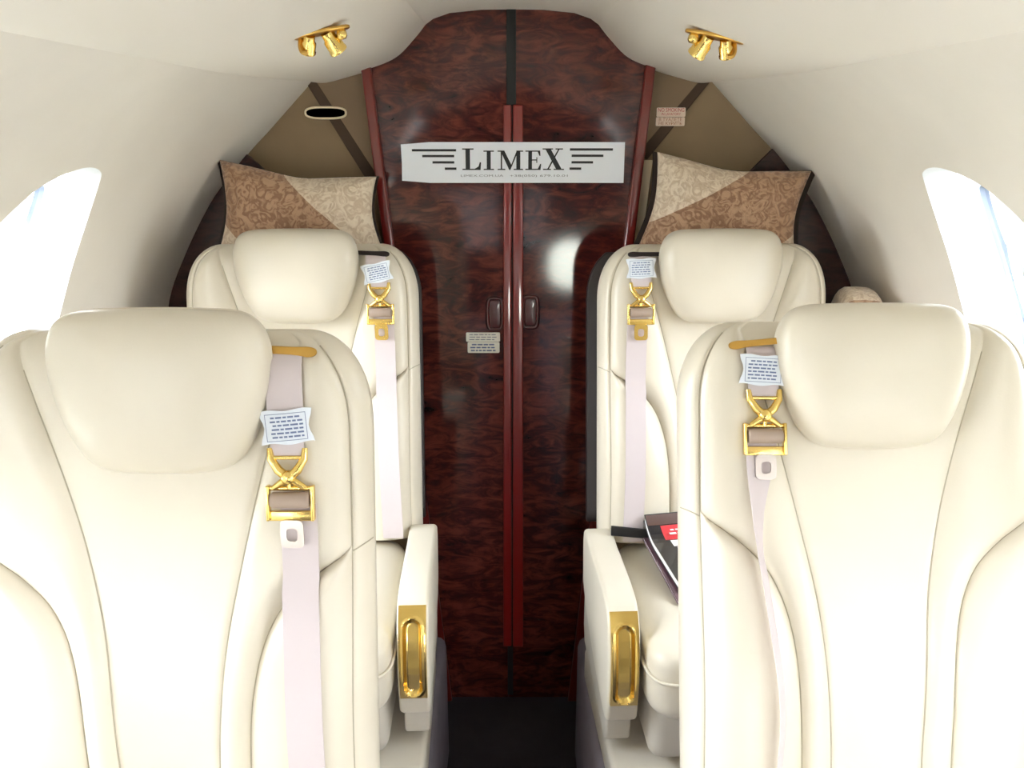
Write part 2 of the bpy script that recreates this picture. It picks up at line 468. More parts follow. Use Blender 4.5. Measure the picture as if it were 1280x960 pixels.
# door leaves
DTOP_L = [(452, 78), (470, 70), (490, 60), (503, 48), (513, 36), (520, 26), (530, 16), (544, 8), (560, 4), (580, 1), (600, 0), (635.5, 0)]
DTOP_R = [(635.7, 0), (660, 0), (680, 1), (702, 4), (724, 10), (740, 20), (752, 34), (762, 48), (772, 58), (784, 66), (796, 72), (818, 76)]
def door(i, top, bot, label):
    t = thing('door_%d' % i, label, 'door', (0, YB, 0)); t['kind'] = 'structure'
    pts = [at(px, py, YB) - Vector((0, YB, 0)) for px, py in top + bot]
    o = obj('door_panel', prism(pts, (0, .025, 0), .002), BURL, t)
    return t
dl = door(1, DTOP_L, [(635.5, 872), (560, 872), (526, 640)], 'left mahogany burl door leaf of the lavatory doorway')
dr = door(2, DTOP_R[:], [(744, 640), (712, 872), (635.7, 872)], 'right mahogany burl door leaf of the lavatory doorway')
def strip(name, pix, depth, y0, mat, parent, bev=.004):
    pts = [at(px, py, YB) - Vector((0, YB, 0)) + Vector((0, y0, 0)) for px, py in pix]
    return obj(name, prism(pts, (0, -depth, 0), bev, 4), mat, parent, smooth=40)
strip('door_stile', [(629, 131), (639.4, 131), (639.4, 806), (629, 806)], .012, .002, STILE, dl)
strip('door_stile', [(641, 131), (654, 131), (654, 806), (641, 806)], .014, .002, STILE, dr)
strip('door_seal', [(633, 8), (645, 8), (645, 131), (633, 131)], .006, .002, BLACK, dr, .001)
strip('door_seal', [(634.6, 131), (641.4, 131), (641.4, 868), (634.6, 868)], .004, .002, BLACK, dr, .0005)
for nm, pix, i in (('left', [(452, 83), (464, 80), (536, 640), (566, 872), (553, 872), (524, 640)], 5), ('right', [(806, 80), (819, 80), (750, 640), (722, 872), (709, 872), (738, 640)], 6)):
    pts = [at(px, py, YB) for px, py in pix]
    p = obj('trim_%d' % i, prism([q + Vector((0, .012, 0)) for q in pts], (0, -.034, 0), .006, 4), POST, smooth=40); struct(p)
    tag(p, 'reddish mahogany door post on the %s of the double doors' % nm, 'trim')
def pull(cx, cy, parent):
    c = at(cx, cy, YB) - Vector((0, YB, 0)); w, h = .0195, .042
    out = []
    for k in range(40):
        a = 2 * PI * k / 40
        out.append(Vector((c.x + w * math.copysign(abs(math.cos(a)) ** .45, math.cos(a)), -.003, c.z + h * math.copysign(abs(math.sin(a)) ** .45, math.sin(a)))))
    o = obj('door_pull', tube(out, .0052, 10, True), PULL, parent, smooth=60)
    inner = [(c.x + (p.x - c.x) * .92, p.z) if 0 else ((p.x - c.x) * .93, (p.z - c.z) * .93) for p in out]
    V, Fc = pad([Vector(p) for p in inner], .0028, .001, 2)
    obj('pull_cup', ([Vector((c.x + v.x, -v.z - .0005, c.z + v.y)) for v in V], Fc), PULL, o, smooth=60)
pull(618.5, 392, dl); pull(663, 390, dr)

def bars(rows, w, h, mat, name, parent, fill=.5, seed=0):
    """unreadable print: rows of word-length dashes in the xz plane centred on the origin"""
    r = random.Random(seed); parts = []
    dz = h / rows
    for i in range(rows):
        z = h / 2 - dz * (i + .5); x = -w / 2 + r.uniform(0, .1) * w; end = w / 2 - r.uniform(0, .1) * w
        while x < end - .04 * w:
            l = min(r.uniform(.08, .2) * w, end - x)
            parts.append(([(x, 0, z - dz * fill / 2), (x + l, 0, z - dz * fill / 2), (x + l, 0, z + dz * fill / 2), (x, 0, z + dz * fill / 2)], [[0, 1, 2, 3]]))
            x += l + .035 * w
    return obj(name, join(*parts), mat, parent)
def rrect(w, h, r, n=5):
    out = []
    for cx, cz, a0 in ((w / 2 - r, h / 2 - r, 0), (-w / 2 + r, h / 2 - r, PI / 2), (-w / 2 + r, -h / 2 + r, PI), (w / 2 - r, -h / 2 + r, 1.5 * PI)):
        for k in range(n + 1):
            a = a0 + PI / 2 * k / n; out.append(Vector((cx + r * math.cos(a), 0, cz + r * math.sin(a))))
    return out
MPX = YB / (F * .99)          # rough metres per photo pixel on the bulkhead near eye level
def placard(name, label, px0, py0, px1, py1, Y, mat):
    a, b = at(px0, py0, Y), at(px1, py1, Y)
    w, h = b.x - a.x, a.z - b.z
    t = thing(name, label, 'placard', ((a.x + b.x) / 2, Y, (a.z + b.z) / 2))
    obj('plate', prism(rrect(w, h, min(w, h) * .12), (0, -.0015, 0)), mat, t)
    return t, w, h
t, w, h = placard('placard', 'white printed placard on left door leaf under its pull, upper of the two', 582.5, 415.5, 625, 427, YB - .0005, LABEL)
bars(3, w * .84, h * .8, GREYINK, 'lettering', t, .4, 3).location.y = -.0018
t, w, h = placard('placard', 'white printed placard on left door leaf, lower of the two and slightly narrower', 584.5, 427.5, 624.5, 441, YB - .0005, LABEL)
bars(3, w * .84, h * .82, INK, 'lettering', t, .48, 5).location.y = -.0018
t, w, h = placard('placard', 'no smoking placard with red lettering on right tan bulkhead panel', 821, 134.5, 856.5, 146, YI + .0045, PINKLAB)
for s, zz, sz, mt, ww in (('NO SMOKING', .22, .013, REDINK, .9), ('IN LAVATORY', -.22, .009, REDINK, .66)):
    d = text_mesh(s, sz, w * ww); obj('lettering', ([v + Vector((0, -.0019, zz * h)) for v in d[0]], d[1]), mt, t)
t, w, h = placard('placard', 'brownish printed placard stuck under the no smoking placard', 820, 146.5, 855.5, 157.5, YI + .0045, PINKLAB)
for s, zz in (('В ТУАЛЕТЕ', .22), ('НЕ КУРИТЬ', -.22)):
    d = text_mesh(s, .011, w * .8); obj('lettering', ([v + Vector((0, -.0019, zz * h)) for v in d[0]], d[1]), AMBERINK, t)

# oval air outlet on the left tan panel
c = at(407, 141, YB + .03)
t = thing('air_outlet', 'dark oval air outlet with cream rim on left tan bulkhead panel', 'vent', c)
ov = [Vector((.051 * math.copysign(abs(math.cos(a)) ** .7, math.cos(a)), 0, .0135 * math.copysign(abs(math.sin(a)) ** .7, math.sin(a)))) for a in [2 * PI * k / 48 for k in range(48)]]
obj('rim', tube(ov, .0028, 8, True), CREAMP, t, smooth=60)
obj('opening', prism([Vector((p.x * .98, .008, p.z * .96)) for p in ov], (0, -.004, 0)), BLACK, t)
obj('housing', prism([Vector((p.x, .012, p.z)) for p in ov], (0, -.008, 0)), DARKTRIM, t)

# ------------------------------------------------------------------ the paper sign with the LIMEX lettering
sign_c = (at(503, 202, YB) + at(779, 202, YB)) / 2; sign_c.y = YB - .018
t = thing('paper_sign', 'white paper banner with black serif lettering and speed stripes taped across both doors', 'sign', sign_c)
SW = at(779, 202, YB).x - at(503, 202, YB).x
ztop = at(640, 177.5, YB).z - sign_c.z; zbot = at(640, 228, YB).z - sign_c.z
def bend(x):     # the sheet lifts a little at both ends
    u = abs(x) / (SW / 2)
    return -.012 * max(0, u - .55) ** 1.6 + .0015 * math.sin(7 * x / SW)
V, Fc = [], []
for lay in (0, .0006):
    for i in range(41):
        x = -SW / 2 + SW * i / 40
        cut = .006 * max(0, 1 - i / 5) if i < 5 else 0
        for zz in (zbot + cut * .9, (zbot + ztop) / 2, ztop - cut * .9):
            V.append((x + (.001 if i == 0 and abs(zz) < .005 else 0), bend(x) + lay, zz))
L = 41 * 3
for i in range(40):
    for k in range(2):
        a = i * 3 + k
        Fc.append([a, a + 3, a + 4, a + 1]); Fc.append([L + a, L + a + 1, L + a + 4, L + a + 3])
    for k in (0, 2): Fc.append([i * 3 + k, i * 3 + k + 3, L + i * 3 + k + 3, L + i * 3 + k])
for i in (0, 40):
    for k in range(2): Fc.append([i * 3 + k, i * 3 + k + 1, L + i * 3 + k + 1, L + i * 3 + k])
obj('sheet', (V, Fc), PAPER, t, smooth=40)
def sx(px): return at(px, 202, YB).x - sign_c.x
def sz(py): return at(640, py, YB).z - sign_c.z
def flat(poly, y=-.0008):
    """closed px outline -> slightly raised face on the bent sheet"""
    return ([Vector((sx(a), bend(sx(a)) + y, sz(b))) for a, b in poly], [list(range(len(poly)))])
def R_(x0, y0, x1, y1): return flat([(x0, y0), (x1, y0), (x1, y1), (x0, y1)])
def ser(x0, x1, y, dirn):
    """hairline serif with small bracket"""
    return R_(x0, y - .6, x1, y + .6)
Lt, Lb = 185.3, 212
St = 188
L_ = []
# L
L_ += [R_(582.5, Lt, 588, Lb), R_(578.5, Lt, 592.5, Lt + 1.5), R_(578.5, Lb - 1.5, 600, Lb),
       flat([(596, Lb), (601, Lb), (601.6, 202.5), (600, 202.5), (598.6, 207.5), (594, 210.5)])]
# I
L_ += [R_(608.8, St, 613.6, Lb), R_(604.8, St, 617.6, St + 1.4), R_(604.8, Lb - 1.4, 617.6, Lb)]
# M
L_ += [R_(626.0, St, 627.8, Lb), R_(622.2, Lb - 1.4, 631.6, Lb), R_(622.2, St, 629.6, St + 1.4),
       flat([(625.6, St), (630.4, St), (639.6, 206.5), (637.8, Lb), (636.6, Lb)]),
       flat([(636.6, Lb), (637.9, Lb), (648.0, St), (645.9, St)]),
       R_(645.4, St, 650.2, Lb), R_(642.0, Lb - 1.4, 653.8, Lb), R_(646, St, 653.8, St + 1.4)]
# E
L_ += [R_(660.2, St, 664.8, Lb), R_(656.6, St, 674.6, St + 1.4), R_(656.6, Lb - 1.4, 675.4, Lb), R_(664.8, 199.0, 670.8, 200.3),
       flat([(671.2, St), (674.8, St), (675.2, 194.5), (674.0, 194.5)]), flat([(671.6, Lb), (675.4, Lb), (676.2, 204.5), (675, 204.5)]),
       R_(670.2, 196.3, 671.3, 203.2)]
# X
L_ += [flat([(680.8, Lt), (687.4, Lt), (702.2, Lb), (695.4, Lb)]), flat([(697.6, Lt), (699.4, Lt), (685.2, Lb), (683.2, Lb)]),
       R_(677.8, Lt, 690.6, Lt + 1.4), R_(693.8, Lt, 703.0, Lt + 1.4), R_(678.6, Lb - 1.4, 688.4, Lb), R_(691.8, Lb - 1.4, 704.6, Lb)]
obj('lettering', join(*L_), BLACKINK, t)
def stripe(x0, x1, y):
    n = 24; top, bot = [], []
    return [R_(x0 + (x1 - x0) * i / n, y - 1.45, x0 + (x1 - x0) * (i + 1) / n, y + 1.45) for i in range(n)]
st = []
for x0, x1, y in ((516.5, 571, 187.6), (529, 568.5, 194.8), (541.5, 568.5, 202.6), (556.5, 571, 210.4),
                  (711.5, 764.5, 186.6), (713.8, 753, 194.4), (713.8, 740.5, 202.6), (711.5, 726, 210.4)):
    obj('speed_stripe', join(*stripe(x0, x1, y)), BLACKINK, t)
for s, x0, x1 in (('LIMEX.COM.UA', 576, 629), ('+38(050) 679.10.01', 638, 710)):
    d = text_mesh(s, .0075, sx(x1) - sx(x0))
    mx = (sx(x0) + sx(x1)) / 2
    obj('contact_line', ([v + Vector((mx, bend(mx + v.x) - .001, sz(219.3))) for v in d[0]], d[1]), GREYINK, t)

# ------------------------------------------------------------------ seats
HW, S, RX, RY = .2675, .685, .085, .13
HF, HB = .055, .05
ZC, REC = .62, math.radians(10.5)
def wid(s):
    if s <= S - RY: return HW
    q = min(1, (s - (S - RY)) / RY); return HW - RX * (1 - math.sqrt(max(0, 1 - q ** 2.2)))
def rnd(q): 
    q = max(0, min(1, q)); return math.sqrt(1 - (1 - q) ** 2)
def x_in(s): return sinterp(s, [0, .09, .26, .38, .5, .6, .685], [.064, .066, .078, .1, .13, .16, .185])
def x_pi(s): return max(.12, wid(s) - .024)
def x_lo(s):
    xp = x_pi(s) - .0012
    v = sinterp(s, [0, .1, .2, .27, .32, .355, .38, .395], [.106, .108, .114, .128, .152, .186, .22, .2423]); return min(xp, v)
def h_at(x, s):
    x = abs(x); w = wid(s); xi, xl, xp = min(x_in(s), w * .8), x_lo(s), x_pi(s)
    e = rnd((w - x) / .05) * rnd((S - s) / .055)
    h = HF * e
    lum = .016 * math.exp(-((s - .16) / .13) ** 2) - .006 * math.exp(-((s - .42) / .12) ** 2)
    h += lum * e
    if x < xi: h += -.007 * (1 - (x / xi) ** 2) * e
    elif x < xl: h += .012 * math.sin(PI * (x - xi) / max(1e-4, xl - xi)) * e * min(1, (xl - xi) / .05)
    elif x < xp: h += .020 * max(0, math.sin(PI * (x - xl) / max(1e-4, xp - xl))) ** .8 * min(1, (xp - xl) / .05) * e
    for q in (xi, xl, xp):
        h -= .0032 * math.exp(-((x - q) / .0035) ** 2) * e
    return h
def backrest_mesh():
    rows = [i * .0125 for i in range(44)] + [.5475 + .1375 * math.sin(PI / 2 * i / 34) for i in range(1, 35)]
    V, Fc = [], []
    seg = [0, .02, .06, .14, .26, .4, .5, .6, .74, .86, .94, .98]
    per = None
    for s in rows:
        w = wid(s); xi, xl, xp = min(x_in(s), w * .8), x_lo(s), x_pi(s)
        bp = [0, xi, xl, xp, w]
        half = []
        for a, b in zip(bp[:-1], bp[1:]):
            half += [a + (b - a) * q for q in seg]
        half.append(w)
        cols = [-q for q in reversed(half[1:])] + half
        front = [Vector((x, s, h_at(x, s))) for x in cols]
        bk = [Vector((x, s, -HB * rnd((w - abs(x)) / .03) * rnd((S - s) / .035))) for x in reversed(cols[1:-1:3])]
        r = front + bk
        V += r; per = len(r)
    for j in range(len(rows) - 1):
        for i in range(per):
            a, b = j * per + i, j * per + (i + 1) % per
            Fc.append([a, b, b + per, a + per])
    Fc.append(list(range(per)))
    return V, Fc
def MB(side, rec):     # seat-back coordinates (x, s, n) -> seat coordinates
    c, s = math.cos(rec), math.sin(rec)
    return Matrix(((side, 0, 0, 0), (0, s, -c, 0), (0, c, s, ZC), (0, 0, 0, 1)))
BACK = backrest_mesh()
HEAD_L = [(0, .101), (.06, .1), (.1, .097), (.123, .085), (.135, .061), (.1375, .033), (.134, .0), (.122, -.04), (.107, -.072), (.088, -.095), (.06, -.106), (0, -.109)]
head_out = HEAD_L + [(-x, y) for x, y in reversed(HEAD_L[1:-1])]
head_sp = [Vector(p) for p in spline(head_out, 4)]
def hmax(x, s, w):
    return max(h_at(x + k * w / 2, min(max(s, 0), S)) for k in (-1, -.5, 0, .5, 1))
def ribbon(path, th=.0022):
    """path of (x, s, width, lift, twist): webbing lying on the seat back"""
    V, Fc = [], []; m = 5
    for x, s, w, lift, tw in path:
        n0 = hmax(x, s, w) + lift
        for lay in (0, th):
            for k in range(m):
                u = (k / (m - 1) - .5) * w
                V.append(Vector((x + u * math.cos(tw), s, n0 + u * math.sin(tw) + abs(math.sin(tw)) * w * .5 + lay)))
    P = 2 * m
    for j in range(len(path) - 1):
        a, b = j * P, (j + 1) * P
        for k in range(m - 1):
            Fc.append([a + k, a + k + 1, b + k + 1, b + k]); Fc.append([a + m + k, b + m + k, b + m + k + 1, a + m + k + 1])
        for k in (0, m - 1): Fc.append([a + k, b + k, b + m + k, a + m + k])
    for j in (0, len(path) - 1):
        a = j * P
        for k in range(m - 1): Fc.append([a + k, a + k + 1, a + m + k + 1, a + m + k])
    return V, Fc
ARM = [(-.03, .652), (-.12, .657), (-.24, .661), (-.32, .66), (-.365, .65), (-.392, .625), (-.41, .58), (-.418, .53), (-.418, .48), (-.412, .43), (-.40, .412), (-.36, .41), (-.2, .44), (-.06, .50), (-.03, .56)]
arm_side = [(v.x, v.y) for v in spline(ARM, 3)]
ARMX, ARMW = .272, .064
def sideprism(prof, x0, x1, bev, seg=4):
    return prism([Vector((x0, y, z)) for y, z in prof], (x1 - x0, 0, 0), bev, seg)
def mir(d, side): return [Vector((v[0] * side, v[1], v[2])) for v in d[0]], d[1]

def seat(side, loc, rz, label, belt):
    t = thing('cabin_seat', label, 'seat', loc, rz, 'cream leather cabin seats')
    M = MB(side, belt.get('rec', REC))
    # raise everything to the platform: coordinates are in cabin heights
    zoff = -loc[2]
    D = Matrix.Translation((0, 0, zoff))
    M = D @ M
    br = obj('backrest', xf(BACK, M), LEATHER, t, smooth=60)
    lines = []
    for fx in (x_in, x_lo, x_pi):
        for sg in (-1, 1):
            pts = []
            top = S - .02 if fx is x_pi else (.398 if fx is x_lo else S - .05)
            for i in range(70):
                s = .002 + (top - .002) * i / 69
                x = fx(s); pts.append(Vector((x * sg, s, h_at(x, s) + .0003)))
            lines.append(tube(pts, .0011, 6))
    for sg in (-1, 1):       # side joint running from the lumbar bolster round the edge
        pts = [Vector((sg * x, .393 + .012 * math.sin(i), h_at(x, .393) + .0004)) for i, x in [(k / 8, .2435 + .023 * k / 8) for k in range(9)]]
        lines.append(tube(pts, .001, 6))
    obj('seam', xf(join(*lines), M), THREAD, br, smooth=60)
    # rear shell
    sw = belt.get('shell_w', .93)
    pts = [Vector((wid(s) * sw * sg, s, 0)) for sg, ss in ((1, [.02 + .65 * i / 30 for i in range(31)]), (-1, [.67 - .65 * i / 30 for i in range(31)])) for s in ss]
    obj('rear_shell', xf(prism([p + Vector((0, 0, -HB * .8)) for p in pts], (0, 0, -.016), .005), M), belt.get('shell', SHELL), t, smooth=40)
    # headrest on the seat back
    hv, hf = pad(head_sp, .068, .045, 2.6, 3)
    hs, hn = belt.get('head_s', .613), HF + .008
    hdx = belt.get('head_dx', 0)
    V = [Vector((v.x + hdx, v.y + hs, v.z + hn + .10 * v.y * (1 if v.y > 0 else .2))) for v in hv]
    hd = obj('headrest', xf((V, hf), M), LEATHER, t, smooth=60)
    ring = [Vector((p.x * .985 + hdx, p.y * .985 + hs, hn - .004 + .10 * p.y * (1 if p.y > 0 else .2))) for p in head_sp]
    obj('piping', xf(tube(ring, .003, 8, True), M), LEATHER, hd, smooth=60)
    # seat cushion with waterfall front, base, armrest
    cu = obj('seat_cushion', mir(xf(superbox(-.012, -.245, .535, .245, .245, .088, .35, .22), D), side), LEATHER, t, smooth=60)
    loop = []
    for k in range(64):
        a = 2 * PI * k / 64; pw = lambda v, e: math.copysign(abs(v) ** e, v)
        loop.append(Vector((-.012 + .2475 * pw(math.cos(a), .22), -.245 + .2475 * pw(math.sin(a), .22), .552)))
    obj('piping', mir(xf(tube(loop, .0035, 8, True), D), side), LEATHER, cu, smooth=60)
    obj('base', mir(xf(join(box(-.012, -.235, .40, .46, .40, .14, .03), box(.06, -.225, .27, .46, .45, .09, .012)), D), side), LEATHER2, t, smooth=40)
    arm = obj('armrest', mir(xf(sideprism(arm_side, ARMX - ARMW / 2, ARMX + ARMW / 2, .009), D), side), LEATHER, t, smooth=50)
    leg = [(-.385, .425), (-.375, .345), (-.36, .335), (-.05, .36), (-.03, .40), (-.03, .5)]
    obj('side_panel', mir(xf(sideprism(leg, ARMX - ARMW / 2 + .006, ARMX + ARMW / 2 - .006, .006), D), side), LEATHER2, t, smooth=50)
    # gold ash tray plate wrapped over the front of the armrest
    crv = [v for v in arm_side if v[0] < -.368 and v[1] > .455]
    crv = sorted(crv, key=lambda q: -q[1])
    def arc(q):
        L = [0]
        for a, b in zip(crv[:-1], crv[1:]): L.append(L[-1] + math.dist(a, b))
        x = q * L[-1]
        return interp(x, L, [c[0] for c in crv]), interp(x, L, [c[1] for c in crv])
    def arcn(q):
        a, b = arc(max(0, q - .03)), arc(min(1, q + .03)); d = (Vector(b) - Vector(a)).normalized(); return Vector((d.y, -d.x))
    PW = .055
    nx, nq = 30, 72; V, Fc = [], []
    aL = sum(math.dist(a, b) for a, b in zip(crv[:-1], crv[1:]))
    for j in range(nq + 1):
        q = j / nq; y, z = arc(q); nn = arcn(q)
        for i in range(nx + 1):
            x = (i / nx - .5) * PW if 0 < i < nx else (i / nx - .5) * (PW - .002 * 0)
            if i in (1, nx - 1): x = math.copysign(PW / 2 - .0004, x)
            # rounded slot-shaped dish
            yy = (q - .55) * aL; hl = aL * .40 - .017
            dd = math.hypot(x, max(0, abs(yy) - hl)) / .019
            k = (.0095 + .0022 * math.exp(-((dd - 1.0) / .12) ** 2) - .0085 * min(1, max(0, (.95 - dd) / .3))) if abs(i / nx - .5) < .49 and 0 < j < nq else -.002
            V.append(Vector((ARMX + x, y + nn.x * -k, z + nn.y * -k)) if nn.x > 0 else Vector((ARMX + x, y + nn.x * k, z + nn.y * k)))
    W1 = nx + 1
    for j in range(nq):
        for i in range(nx): Fc.append([j * W1 + i, j * W1 + i + 1, (j + 1) * W1 + i + 1, (j + 1) * W1 + i])
    ash = obj('ashtray_plate', mir(xf((V, Fc), D), side), GOLD, arm, smooth=50)
    # belt ------------------------------------------------------------------
    bx, bw = belt['x'], .046
    ss = belt.get('slot', .66)
    # brass slot on the shoulder
    out = [Vector((.176 + dx, ss + dz + belt.get('slot_tilt', 0) * dx)) for dx, dz in [(-.055, .004), (.0, .005), (.02, .006), (.03, .003), (.03, -.004), (.02, -.007), (0, -.005), (-.055, -.004)]]
    V, Fc = [], []
    pv = spline(out, 4)
    n_s = max(h_at(x, ss) for x in (.125, .15, .175, .2))
    sl = obj('belt_slot', xf(prism([Vector((p.x, p.y, n_s + .006 + (ss - p.y) * .5)) for p in pv], (0, 0, .0045), .0012), M), belt.get('slot_m', GOLDD), t, smooth=40)
    ts, ta = belt['tag'], belt['tag_rot']
    hk = belt['hook']
    up = [(belt.get('x0', bx), ss - .004, bw, .002, 0)]
    up += [(belt.get('x0', bx) + (bx - belt.get('x0', bx)) * q, ss - .004 + (hk + .012 - ss + .004) * q, bw - .0 * q - (.006 * max(0, q - .7) / .3), .004, 0) for q in [i / 10 for i in range(1, 11)]]
    ub = obj('shoulder_belt', xf(ribbon(up), M), WEB, t, smooth=40)
    # tag
    tw, thh = .066, .043
    c2, s2 = math.cos(ta), math.sin(ta)
    tcx, n_t = bx + belt.get('tag_dx', 0), hmax(bx, ts, tw) + .0085
    def wv(u, v): return Vector((tcx + u * c2 - v * s2, ts + u * s2 + v * c2, n_t + .002 * math.cos(u * 60)))
    ol = []
    for i in range(13): ol.append((-tw / 2 + tw * i / 12, -thh / 2 + .0015 * math.sin(i * .7)))
    for i in range(7): ol.append((tw / 2 + .003 * math.cos(i * PI / 3) - .002, -thh / 2 + thh * i / 6))
    for i in range(13): ol.append((tw / 2 - tw * i / 12, thh / 2 + .0012 * math.sin(i * .8)))
    for i in range(7): ol.append((-tw / 2 - .003 * math.cos(i * PI / 3) + .002, thh / 2 - thh * i / 6))
    tg = obj('warning_tag', xf(prism([wv(u, v) for u, v in ol], (0, 0, .0008)), M), TAGM, ub)
    dsh = []; rr = random.Random(7)
    for i in range(6):
        v = .0125 - .005 * i; u = -.02 + rr.uniform(0, .004)
        while u < .019:
            l = rr.uniform(.004, .01); dsh.append(([wv(a, b) + Vector((0, 0, .0014)) for a, b in ((u, v - .0011), (min(u + l, .022), v - .0011), (min(u + l, .022), v + .0011), (u, v + .0011))], [[0, 1, 2, 3]])); u += l + .0016
    for a0, b0, a1, b1 in ((-.026, .0175, .026, .0168), (-.026, -.0168, .026, -.0175), (-.026, -.0175, -.0253, .0175), (.0253, -.0175, .026, .0175)):
        for q in range(10):
            u0, u1 = a0 + (a1 - a0) * q / 10, a0 + (a1 - a0) * (q + 1) / 10
            dsh.append(([wv(a, b) + Vector((0, 0, .0014)) for a, b in ((u0, b0), (u1, b0), (u1, b1), (u0, b1))], [[0, 1, 2, 3]]))
    obj('tag_print', xf(join(*dsh), M), INK, ub)
    # gold hook: two arms crossing below the webbing end
    nb = hmax(bx, hk, .05) + .006
    P = lambda u, v, n=0: Vector((bx + belt.get('hook_dx', 0) * (hk - v) / .1 + u, v, nb + n))
    parts = []
    for sg in (-1, 1):
        parts.append(tube([P(sg * .0225, hk + .022), P(sg * .021, hk + .008, .002), P(sg * .012, hk - .006, .004), P(0, hk - .016, .005 + .001 * sg), P(-sg * .010, hk - .022, .004), P(-sg * .021, hk - .030, .002)], [.0036, .0050, .0062, .0062, .0046, .0038], 10))
    parts.append(tube([P(-.021, hk + .010, .002), P(.021, hk + .010, .002)], 0.0026, 8))
    parts.append(lathe([(0, -.003), (.0095, -.003), (.0085, .003), (.006, .0055), (0, .006)], Matrix.Translation(P(0, hk - .015, .007)), 16))
    parts.append(tube([P(0, hk - .018, .003), P(0, hk - .030, .002)], .003, 8))
    obj('belt_hook', xf(join(*parts), M), GOLD, ub, smooth=50)
    # adjuster frame, webbing roll, tongue
    ra = hk - .047
    parts = [tube([P(-.029, ra + .017), P(.029, ra + .017)], .0032, 8), box(P(0, ra - .019).x, ra - .019, nb, .058, .013, .006, .0015)]
    for sg in (-1, 1): parts.append(box(P(sg * .0285, ra).x, ra - .002, nb + .001, .0045, .046, .012, .0015))
    obj('belt_adjuster', xf(join(*parts), M), GOLD, ub, smooth=50)
    rl = lathe([(0, -.0245), (.0085, -.0245), (.0105, -.0225), (.0105, .0225), (.0085, .0245), (0, .0245)], Matrix.Translation(P(0, ra + .002, .003)) @ Matrix.Rotation(PI / 2, 4, 'Y'), 16)
    obj('webbing_roll', xf(rl, M), WEBD, ub, smooth=50)
    tc = ra - .042
    outer = rrect(.030, .036, .007); inner = rrect(.014, .017, .005)
    V, Fc = [], []
    for n in (.003, .0055):
        V += [P(p.x, tc + p.z, n) for p in outer] + [P(p.x, tc - .001 + p.z, n) for p in inner]
    k = len(outer)
    for i in range(k):
        j = (i + 1) % k
        Fc += [[i, j, k + j, k + i], [2 * k + i, 3 * k + i, 3 * k + j, 2 * k + j], [i, 2 * k + i, 2 * k + j, j], [k + i, k + j, 3 * k + j, 3 * k + i]]
    obj('belt_tongue', xf((V, Fc), M), belt.get('tongue', GOLD), ub, smooth=40)
    # lower run of the belt
    xs, ws, tws = belt['low_x'], belt['low_w'], belt['low_t']
    s0 = ra - .004
    low = []
    for i in range(25):
        q = i / 24; s = s0 + (.006 - s0) * q
        low.append((sinterp(q, xs[0], xs[1]), s, interp(q, ws[0], ws[1]), .0025, interp(q, tws[0], tws[1])))
    obj('lower_belt', xf(ribbon(low), M), WEB, t, smooth=40)
    return t

STR = ([0, 1], [0, 0])
seat(1, (-.455, .985, ZP), 0, 'nearest cream seat on the left, its tag hanging well below the brass belt slot',
     dict(x=.170, x0=.166, tag=.565, tag_rot=.09, hook=.515, hook_dx=.004, tongue=STEEL, slot_tilt=-.05, head_dx=.014,
          low_x=([0, .3, 1], [.180, .183, .193]), low_w=([0, 1], [.047, .047]), low_t=STR))
seat(-1, (.520, 1.05, ZP), 0, 'nearest cream seat on the right, tag tucked under brass slot, belt hanging edge-on',
     dict(rec=math.radians(19.5), x=.156, tag=.606, tag_rot=.06, tag_dx=.002, hook=.556, tongue=STEEL, head_s=.602, slot=.645, slot_tilt=-.1,
          low_x=([0, .25, .45, .75, 1], [.160, .168, .160, .146, .154]), low_w=([0, .08, .2, 1], [.046, .04, .026, .03]), low_t=([0, .12, .3, 1], [0, .3, 1.0, 1.0])))
seat(1, (-.482, 1.86, ZP), .035, 'far cream seat on the left, standing before the tan wall with an air outlet',
     dict(x=.184, x0=.176, shell=SHELL_SHADED, shell_w=1.015, tag=.616, tag_rot=.2, tag_dx=-.004, hook=.572, hook_dx=.004, slot_tilt=-.05, slot_m=DARKTRIM,
          low_x=([0, .3, 1], [.192, .195, .205]), low_w=([0, 1], [.046, .046]), low_t=STR))
seat(-1, (.470, 1.86, ZP), .05, 'far cream seat on the right, with magazines lying on its cushion',
     dict(x=.180, shell=SHELL_SHADED, shell_w=1.075, tag=.628, tag_rot=-.03, hook=.575, slot_m=DARKTRIM,
          low_x=([0, .3, 1], [.186, .19, .197]), low_w=([0, 1], [.046, .046]), low_t=STR))

# ------------------------------------------------------------------ pillows
def pillow(name, label, corners, Y, thick, mat, back, group=None, lean=.12, wide=1.035):
    """corners: four photo points TL TR BR BL on plane Y"""
    P = [at(px, py, Y) for px, py in corners]; c = sum(P, Vector()) / 4
    t = thing(name, label, 'pillow', c, 0, group)
    q = [Vector((p.x - c.x, p.z - c.z)) for p in P]
    out = []
    for i in range(4):
        a, b = q[i], q[(i + 1) % 4]
        for k in range(12):
            u = k / 12; p = a.lerp(b, u)
            p -= p.normalized() * .022 * math.sin(PI * u) ** .8
            out.append(p)
    V, Fc = pad(out, thick, 0, 1.9, 1.9, 16)
    n = len(V) // 2
    front = ([Vector((v.x, -v.z * (1) , v.y)) + Vector((0, lean * v.y, 0)) for v in V[:n]], [f for f in Fc if max(f) < n])
    obj('cover', front, mat, t, smooth=60)
    V2, F2 = pad([Vector((p.x * wide, p.y * 1.01)) for p in out], .004, thick * .6, 1.9, 1.9, 10)
    obj('backing', ([Vector((v.x, -v.z + lean * v.y, v.y)) for v in V2], F2), back, t, smooth=60)
    return t
PM1 = pillow_mat('brocade_left', 1, .89, (-.18, .066)); PM2 = pillow_mat('brocade_right', -1, .50, (-.135, .07))
